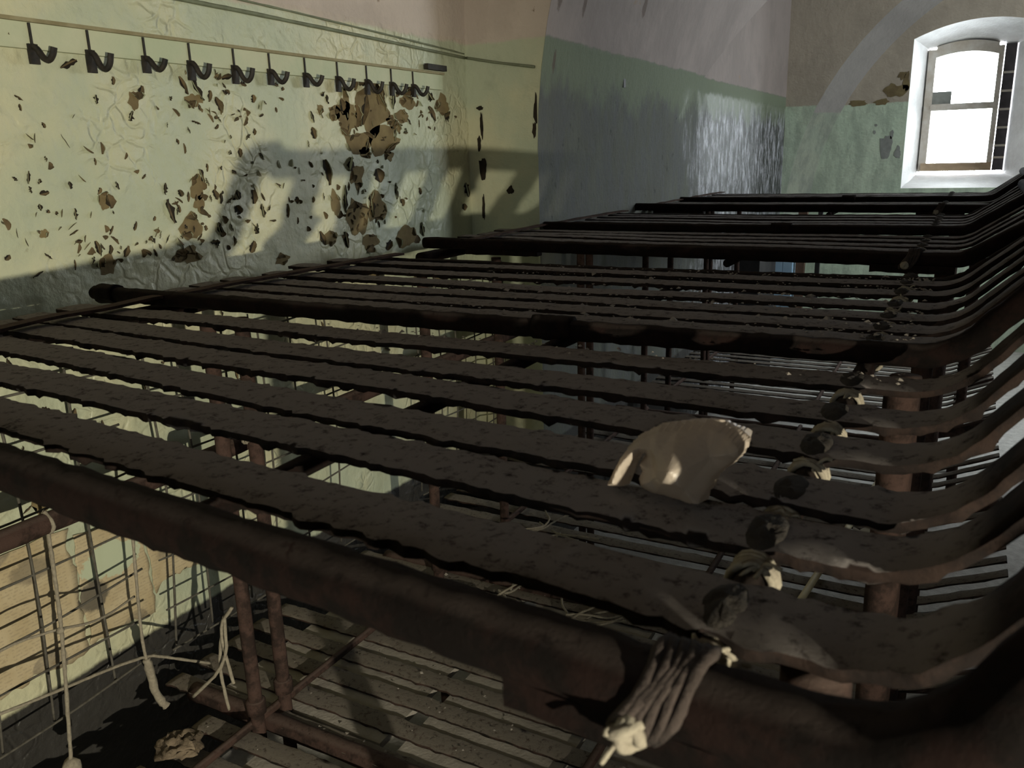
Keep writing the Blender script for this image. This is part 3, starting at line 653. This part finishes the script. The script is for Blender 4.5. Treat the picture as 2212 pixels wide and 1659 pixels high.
    # lower deck
    for y in (yn, yc, yf):
        mb = MB(); mb.tube(resample([(-1.62, y, ZL - .015), (-.03, y, ZL - .015), (.06, y, ZL + .01), (.2, y, ZL + .075)], .04), .024, 14, .003, 50); mb.build('lower_rail', 'redpipe', root)
    nl = 17
    for k in range(nl):
        o_ = .055 + k * (1.65 - .11) / (nl - 1)
        strip('lower_slat', [(-1.70 if o_ > .8 or detail else -1.50, ZL), (-.9, ZL - .003), (-.045, ZL), (.0, ZL + .012), (.2, ZL + .10)], y0 + o_, .052, .007, 'lowslat', root, seed * 100 + 40 + k, .018 if detail == 0 else .03, .004)
    if detail == 0:                         # loose pale boards under the lower strips
        for bi, (a, c, y_0, y_1) in enumerate(((-1.56, -1.07, yc + .05, yf - .03), (-1.02, -.66, yc + .04, yf - .03), (-.62, -.07, yc + .03, yf - .05), (-1.30, -.75, yn + .05, yc - .10))):
            mb = MB(); mb.box((a, y_0, ZL - .030), (c, y_1, ZL - .0125)); mb.build('base_board', 'board', root, smooth=False)
    for x in (-1.36, -.60):
        mb = MB(); mb.tube(resample([(x, yn, ZL + .012), (x, yf, ZL + .012)], .05), .010, 10, .001, 60); mb.build('lower_crossbar', 'redpipe', root)
    for a, c in ((yn - .02, yc - .03), (yc + .04, yf)):
        mb = MB(); mb.tube(resample([(-1.575, a, -.685), (-1.575, c, -.685)], .03), .022, 14, .0015, 50); mb.build('foot_bar', 'redpipe', root)
    return root
bunk(.40, 'nearest rusted iron double bunk, with the plastic bag on its slats', 0, 0, 1)
bunk(2.29, 'middle rusted iron double bunk, between the nearest bunk and the one below the window', 1, .015, 2, (34, 34))
bunk(4.14, 'farthest rusted iron double bunk, in front of the window wall', 2, .11, 3, (38, 38))
# ================================================================ things on the left wall
t = thing('coat_rack', (XW, 1.6, .25), 'long painted coat rack board with a row of black iron hooks on the left wall', 'coat rack')
mb = MB(); mb.box((XW, .35, .258), (XW + .014, 2.86, .312)); mb.build('backboard', 'rail', t, smooth=False)
mb = MB(); mb.box((XW, .35, .312), (XW + .024, 2.86, .320)); mb.build('top_batten', 'batten', t, smooth=False)
mb = MB(); mb.box((XW + .014, 2.74, .325), (XW + .03, 2.87, .345)); mb.build('end_bracket', 'hook', t, smooth=False)
for i, y in enumerate([1.212, 1.351, 1.503, 1.642, 1.794, 1.931, 2.082, 2.234, 2.385, 2.524, 2.657]):
    rg = random.Random(i); dx = rg.uniform(-.006, .006)
    mb = MB(); x0 = XW + .014
    mb.box((x0, y - .011, .222 + dx), (x0 + .006, y + .011, .268)); mb.box((x0, y - .002, .262), (x0 + .004, y + .003, .311))
    pr = smooth_path([(x0 + .006, y, .262), (x0 + .016, y + .002, .258), (x0 + .027, y + .005, .234 + dx), (x0 + .04, y + .008, .226 + dx), (x0 + .053, y + .011, .238 + dx), (x0 + .058, y + .013, .258)], .006)
    mb.tube(pr, .0068, 8); mb.build('hook', 'hook', t, smooth=False)
mb = MB(); mb.tube(smooth_path([(XW + .006, .2, .425), (XW + .006, 1.6, .42), (XW + .006, 2.4, .405), (XW + .008, 3.045, .39)], .03), .0055, 8, .0012, 20)
tag(mb.build('cable', 'wire'), 'thin painted cable running along the left wall above the coat rack', 'cable')
mb = MB(); mb.tube(smooth_path([(XW + .012, 3.052, .39), (-1.70, 3.053, .362), (-1.535, 3.053, .335)], .03), .0055, 8, .0012, 20)
tag(mb.build('cable', 'wire'), 'short length of painted cable crossing the narrow arch face', 'cable')
mb = MB(); mb.tube(smooth_path([(XW + .005, .2, .462), (XW + .005, 1.6, .455), (XW + .005, 2.9, .412), (XW + .006, 3.04, .405)], .03), .003, 8, .001, 20)
tag(mb.build('wire', 'wire'), 'thinner wire stapled just under the pink paint edge of the left wall', 'wire')
t = thing('curtain_rod', (-1.52, 3.5, .33), 'thin dark rod with a knobbed end on the mouldy grey wall', 'rod')
mb = MB(); mb.tube(resample([(-1.517, 3.08, .337), (-1.517, 3.95, .325)], .04), .0065, 8, .001, 30); mb.build('rod', 'hook', t)
mb = MB(); mb.box((-1.53, 3.93, .305), (-1.505, 3.96, .35)); mb.build('end_knob', 'hook', t, smooth=False)
# newspapers pasted under the top bunks: ragged sheets with a little thickness
def sheet(y0, y1, z0, z1, seed, label, tilt=0.0):
    rg = random.Random(seed); ny, nz = 30, 24; P = []
    for i in range(ny + 1):
        row = []
        for j in range(nz + 1):
            s, u = i / ny, j / nz; y = y0 + (y1 - y0) * s; z = z0 + (z1 - z0) * u
            if j == 0: z += .035 * (mnoise.noise(Vector((y * 9, seed, 0))) + .6 * mnoise.noise(Vector((y * 37, seed, 1))))
            if j == nz: z += .012 * mnoise.noise(Vector((y * 14, seed, 4)))
            if i == 0 or i == ny: y += .022 * mnoise.noise(Vector((z * 13, seed, i))) + .008 * mnoise.noise(Vector((z * 50, seed, i)))
            x = XW + .003 + .0022 * (1 + mnoise.noise(Vector((y * 8, z * 8, seed))))
            row.append((x, y, z + tilt * (s - .5)))
        P.append(row)
    mb = MB(); mb.grid(P); o = mb.build('newspaper', 'paper')
    sd = o.modifiers.new('thick', 'SOLIDIFY'); sd.thickness = .0006
    return tag(o, label, 'newspaper', 'newspapers pasted on the left wall')
sheet(.62, 1.10, -1.165, -.835, 1, 'yellowed newspaper sheet pasted lowest left on the wall, beside the hanging white rope')
sheet(1.105, 1.30, -1.16, -.865, 2, 'yellowed newspaper sheet with a dark stain, pasted on the wall between two torn ones')
sheet(1.305, 1.47, -1.10, -.93, 3, 'small torn newspaper scrap with ragged right edge on the wall beside the bunk legs')
# ================================================================ cords and nets strung at the foot ends
def net(y0, y1, seed, label):
    rg = random.Random(seed); mb = MB(); X = -1.715; z0, z1 = -1.215, -.42
    for y in np.arange(y0, y1, .13):
        yy = y + rg.uniform(-.02, .02); mb.tube(smooth_path([(X, yy, z1), (X + .01, yy + rg.uniform(-.015, .015), (z0 + z1) / 2), (X - .01, yy + rg.uniform(-.02, .02), z0)], .04), .0030, 6, .0008, 60)
    for z in np.arange(z0, z1 + .01, .13):
        zz = z + rg.uniform(-.015, .015); mb.tube(smooth_path([(X, y0 - .02, zz), (X + .006, (y0 + y1) / 2, zz - rg.uniform(0, .03)), (X, y1 + .02, zz + rg.uniform(-.015, .015))], .04), .0030, 6, .0008, 60)
    return tag(mb.build('cord_net', 'net'), label, 'net', 'cord nets at the bunk feet')
net(.55, 1.17, 1, 'grey square-mesh cord net across the pasted newspapers')
net(1.26, 2.03, 2, 'grey square-mesh cord net behind the centre legs of the nearest bunk')
net(2.42, 3.2, 3, 'grey cord net at the foot of the middle bunk')
def rope(paths, r_, label, name='rope', cat='rope', m='cord', group=None, lumps=()):
    mb = MB()
    for i, p in enumerate(paths): mb.tube(smooth_path(p, .012), r_, 7, r_ * .35, 140, seed=i)
    for c, s in lumps: 
        c = Vector(c); mb.tube([c - Vector((0, 0, s)), c - Vector((0, 0, s * .7)), c, c + Vector((0, 0, s * .7)), c + Vector((0, 0, s))], [s * .2, s * .7, s, s * .7, s * .2], 9, s * .35, 60)
    return tag(mb.build(name, m), label, cat, group)
rope([[(-1.575, .90, -.705), (-1.585, .897, -.9), (-1.59, .885, -1.05), (-1.60, .868, -1.245)], [(-1.575, .90, -.66), (-1.545, .90, -.685), (-1.575, .90, -.712), (-1.603, .90, -.685), (-1.575, .90, -.66)]], .0042, 'white rope hanging straight from the foot bar, in front of the newspapers', lumps=[((-1.60, .868, -1.255), .022), ((-1.588, .893, -.93), .008)])
rope([[(-1.575, 1.09, -.70), (-1.60, 1.084, -1.0), (-1.60, 1.08, -1.105), (-1.595, 1.098, -1.25)]], .0036, 'grey rope with a frayed white lower end, second from the left across the newspapers')
rope([[(-1.598, 1.083, -1.115), (-1.598, 1.088, -1.17), (-1.597, 1.094, -1.225), (-1.585, 1.106, -1.255)]], .0095, 'twist of white rag tied at the lower end of the grey rope', name='rag', cat='rag')
rope([[(-1.60, .60, -1.0), (-1.60, .752, -1.045), (-1.60, 1.078, -1.10), (-1.60, 1.14, -1.145), (-1.59, 1.25, -1.225)]], .0036, 'white cord strung low and level along the bottom of the newspapers')
rope([[(-1.598, .893, -.93), (-1.62, 1.0, -.975), (-1.66, 1.12, -.985)], [(-1.598, .893, -.93), (-1.62, .80, -.92), (-1.64, .70, -.95)]], .0028, 'thin white string knotted sideways to the hanging rope')
rope([[(-1.40, 1.155, -.99), (-1.43, 1.145, -1.12), (-1.42, 1.15, -1.24)], [(-1.40, 1.155, -.99), (-1.39, 1.14, -1.1), (-1.50, 1.12, -1.21)], [(-1.37, 1.155, -.96), (-1.42, 1.15, -1.02), (-1.38, 1.14, -1.15)]], .004, 'frayed white cords hanging beside the left leg of the nearest bunk')
rope([[(-1.35, 1.235, -.57), (-1.372, 1.255, -.56), (-1.35, 1.277, -.57), (-1.328, 1.255, -.56), (-1.35, 1.232, -.565)], [(-1.35, 1.232, -.585), (-1.373, 1.255, -.58), (-1.35, 1.279, -.588), (-1.326, 1.255, -.585), (-1.35, 1.232, -.58)]], .0085, 'white rag bound round the top of the right centre leg', name='rag', cat='rag')
def tangle(x, y, seed, n, s, label, z=ZL):
    rg = random.Random(seed); ps = []
    for k in range(n):
        a = rg.uniform(0, 6.3); q = Vector((x + rg.uniform(-s, s) * .5, y + rg.uniform(-s, s) * .5, z + .010 + .004 * k)); p = [tuple(q)]
        for j in range(4):
            a += rg.uniform(-1.0, 1.0); q = q + Vector((math.cos(a), math.sin(a), rg.uniform(-.12, .25))) * s * .45; q.z = max(q.z, z + .009); p.append(tuple(q))
        ps.append(p)
    return rope(ps, .0034, label, name='rope_tangle', group='tangles of old cord on the lower deck')
tangle(-1.13, 1.90, 3, 8, .10, 'tangle of pale cord on the lower deck, leftmost of the three along the pipe')
tangle(-.86, 1.86, 4, 7, .09, 'tangle of pale cord on the lower deck, middle of the three along the pipe')
tangle(-1.16, 2.34, 5, 8, .12, 'tangle of pale cord looped over the rust-red lower pipe', z=ZL + .012)
tangle(-.47, 1.78, 6, 4, .07, 'small wisp of pale string on the lower deck, rightmost along the near pipe')
# ================================================================ loose things
mb = MB(); mb.tube(resample([(-.318, 2.24, ZL + .022), (-.20, 3.36, ZL + .022)], .05), .0105, 10, .0006, 30)
tag(mb.build('stick', 'rod'), 'long pale yellow stick lying on the lower deck under the head end', 'stick')
mb = MB(); b_ = Vector((-.14, 2.62, ZL + .016)); P = []
for i in range(15):
    row = []
    for j in range(19):
        th = math.pi / 2 * i / 14; ph = 2 * math.pi * j / 18; d = Vector((math.cos(th) * math.cos(ph), math.cos(th) * math.sin(ph), math.sin(th)))
        r_ = 1 + .42 * mnoise.noise(d * 2.6) + .18 * mnoise.noise(d * 7); row.append(tuple(b_ + Vector((d.x * .085, d.y * .085, d.z * .11)) * r_))
    row[-1] = row[0]; P.append(row)
mb.grid(P); tag(mb.build('plastic_wrapper', 'clearbag'), 'small crumpled milky plastic wrapper on the lower deck between the head-end legs', 'wrapper')
# cloudy plastic bag standing on the nearest bunk
OUT = [(-0.2542,0.0033),(-0.2436,0.0310),(-0.2348,0.0407),(-0.2174,0.0509),(-0.1862,0.0567),(-0.1669,0.0585),(-0.1505,0.0536),(-0.1409,0.0475),(-0.1434,0.0381),(-0.1494,0.0309),(-0.1606,0.0214),(-0.1625,0.0131),(-0.1663,0.0077),(-0.1663,0.0014),(-0.1807,0.0003),(-0.1966,0.0009),(-0.2132,0.0029),(-0.2229,0.0055),(-0.2269,0.0127),(-0.2251,0.0186),(-0.2287,0.0242),(-0.2249,0.0288),(-0.2285,0.0297),(-0.2343,0.0201),(-0.2359,0.0030),(-0.2442,0.0026)]
def inside(x, z, poly):
    c = False; n = len(poly)
    for i in range(n):
        x0, z0 = poly[i]; x1, z1 = poly[(i + 1) % n]
        if (z0 > z) != (z1 > z) and x < (x1 - x0) * (z - z0) / (z1 - z0) + x0: c = not c
    return c
def edge_d(x, z, poly):
    n = len(poly); best = 9
    for i in range(n):
        a = Vector((*poly[i], 0)); c = Vector((*poly[(i + 1) % n], 0)); p = Vector((x, z, 0)); d = c - a
        t_ = max(0, min(1, (p - a).dot(d) / d.length_squared)); best = min(best, (a + d * t_ - p).length)
    return best
mb = MB(); nx, nz = 84, 52; x0, x1, z0, z1 = -.285, -.138, -.004, .066; by = .635
folds = [(.5, 42, .009, .3), (1.9, 33, .008, .9), (2.6, 55, .006, .1), (1.2, 70, .004, .6), (.1, 24, .007, .5)]
for side in (-1, 1):
    idx = {}; V = []; Fc = []
    for i in range(nx + 1):
        for j in range(nz + 1):
            x = x0 + (x1 - x0) * i / nx; z = z0 + (z1 - z0) * j / nz
            d = edge_d(x, z, OUT) if inside(x, z, OUT) else 0
            dep = .034 * math.sqrt(min(d / .022, 1.0)) * (1 if side < 0 else .8)
            q = Vector((x * 1.0 + z * .3, z * 1.0, side))
            cr = sum(am * abs(((x * math.cos(an) + z * math.sin(an)) * fq + ph_) % 2 - 1) for an, fq, am, ph_ in folds) - .011
            y = by + side * max(0, dep + (cr if d > .002 else 0)) + .7 * z
            idx[i, j] = len(V); V.append((x, y, ZD + z))
    for i in range(nx):
        for j in range(nz):
            xm = x0 + (x1 - x0) * (i + .5) / nx; zm = z0 + (z1 - z0) * (j + .5) / nz
            if inside(xm, zm, OUT): 
                q = (idx[i, j], idx[i + 1, j], idx[i + 1, j + 1], idx[i, j + 1]); Fc.append(q if side < 0 else q[::-1])
    mb.add(V, Fc)
bagv = mb.build('plastic_bag', 'bag', smooth=False)
bm = bmesh.new(); bm.from_mesh(bagv.data); bmesh.ops.delete(bm, geom=[v for v in bm.verts if not v.link_faces], context='VERTS'); bm.to_mesh(bagv.data); bm.free()
tag(bagv, 'crumpled cloudy plastic bag standing on the slats of the nearest bunk', 'plastic bag')
rng = random.Random(21); mb = MB()
for k in range(900):
    if k < 620: x, o_ = -.05 - 1.0 * rng.random() ** 1.5, rng.choice(SL[5:]); y = .40 + o_ + rng.uniform(-.028, .028); z = ZD + .003
    else: x, o_ = rng.uniform(-1.5, -.1), rng.randrange(1, 17); y = .40 + .055 + o_ * 1.54 / 16 + rng.uniform(-.02, .02); z = ZL + .003
    s = rng.uniform(.0015, .0042) if rng.random() < .93 else rng.uniform(.005, .009); a = rng.uniform(0, 6.3)
    q = [(x + s * math.cos(a + t), y + s * math.sin(a + t), z + rng.uniform(0, s * .8)) for t in (0, 1.7, 3.0, 4.5)]
    mb.add(q + [(x, y, z + s * .9)], [(0, 1, 4), (1, 2, 4), (2, 3, 4), (3, 0, 4), (3, 2, 1, 0)])
tag(mb.build('paint_crumbs', 'crumb', smooth=False), 'fallen paint crumbs strewn over the slats of the nearest bunk', 'debris', kind='stuff')
def heap(name, x, y, z, rx, ry, rz, seed, m, label, cat):
    mb = MB(); P = []
    for i in range(13):
        row = []
        for j in range(29):
            th = math.pi / 2 * i / 12; ph = 2 * math.pi * j / 28; d = Vector((math.cos(ph) * math.cos(th), math.sin(ph) * math.cos(th), math.sin(th))); q = d * 1.7 + Vector((seed * 3.1, 0, 0))
            r_ = 1 + .5 * mnoise.noise(q) + .16 * (1 - 3 * abs(mnoise.noise(q * 2.4))); row.append((x + d.x * rx * r_, y + d.y * ry * r_, z + max(0, d.z) * rz * (1 + .7 * mnoise.noise(q * 3))))
        row[-1] = row[0]; P.append(row)
    mb.grid(P); mb.f.append(tuple(range(28))[::-1]); mb.m.append(0)
    return tag(mb.build(name, m), label, cat)
heap('rag', -1.17, .80, ZL + .012, .10, .08, .035, 1, 'ragcloth', 'flat heap of brown rag on the lower deck below the hanging white rope', 'rag')
heap('rag', -1.45, 1.03, ZL + .012, .05, .05, .028, 2, 'ragcloth', 'small brown rag on the lower deck beside the twist of white rag', 'rag')
# things at the far end, seen in the gap under the middle bunk
t = thing('cabinet', (-1.28, 7.35, F), 'pale blue painted cabinet in the far corner, seen under the middle bunk', 'cabinet')
mb = MB(); mb.box((-1.41, 7.22, F), (-1.25, 7.5, -.62)); mb.build('body', 'blue', t, smooth=False)
for i in range(2):
    mb = MB(); mb.box((-1.405 + .077 * i, 7.205, F + .06), (-1.332 + .077 * i, 7.22, -.64)); mb.build('door', 'blue', t, smooth=False)
mb = MB(); mb.box((-1.235, 7.24, F), (-1.165, 7.3, -.5)); tag(mb.build('post', 'wood', smooth=False), 'brown wooden post standing right of the blue cabinet', 'post')
mb = MB(); mb.box((-1.525, 6.35, F), (-1.34, 6.95, -.72)); o = mb.build('opening_block', 'black', smooth=False); tag(o, 'black box standing in for the dark opening left of the blue cabinet', 'opening_block')  # solid black box put where a dark opening shows
mb = MB(); mb.box((-1.08, 7.24, F), (-1.045, 7.275, -.5)); tag(mb.build('post', 'black', smooth=False), 'thin dark post standing clear to the right of the brown wooden post', 'post')
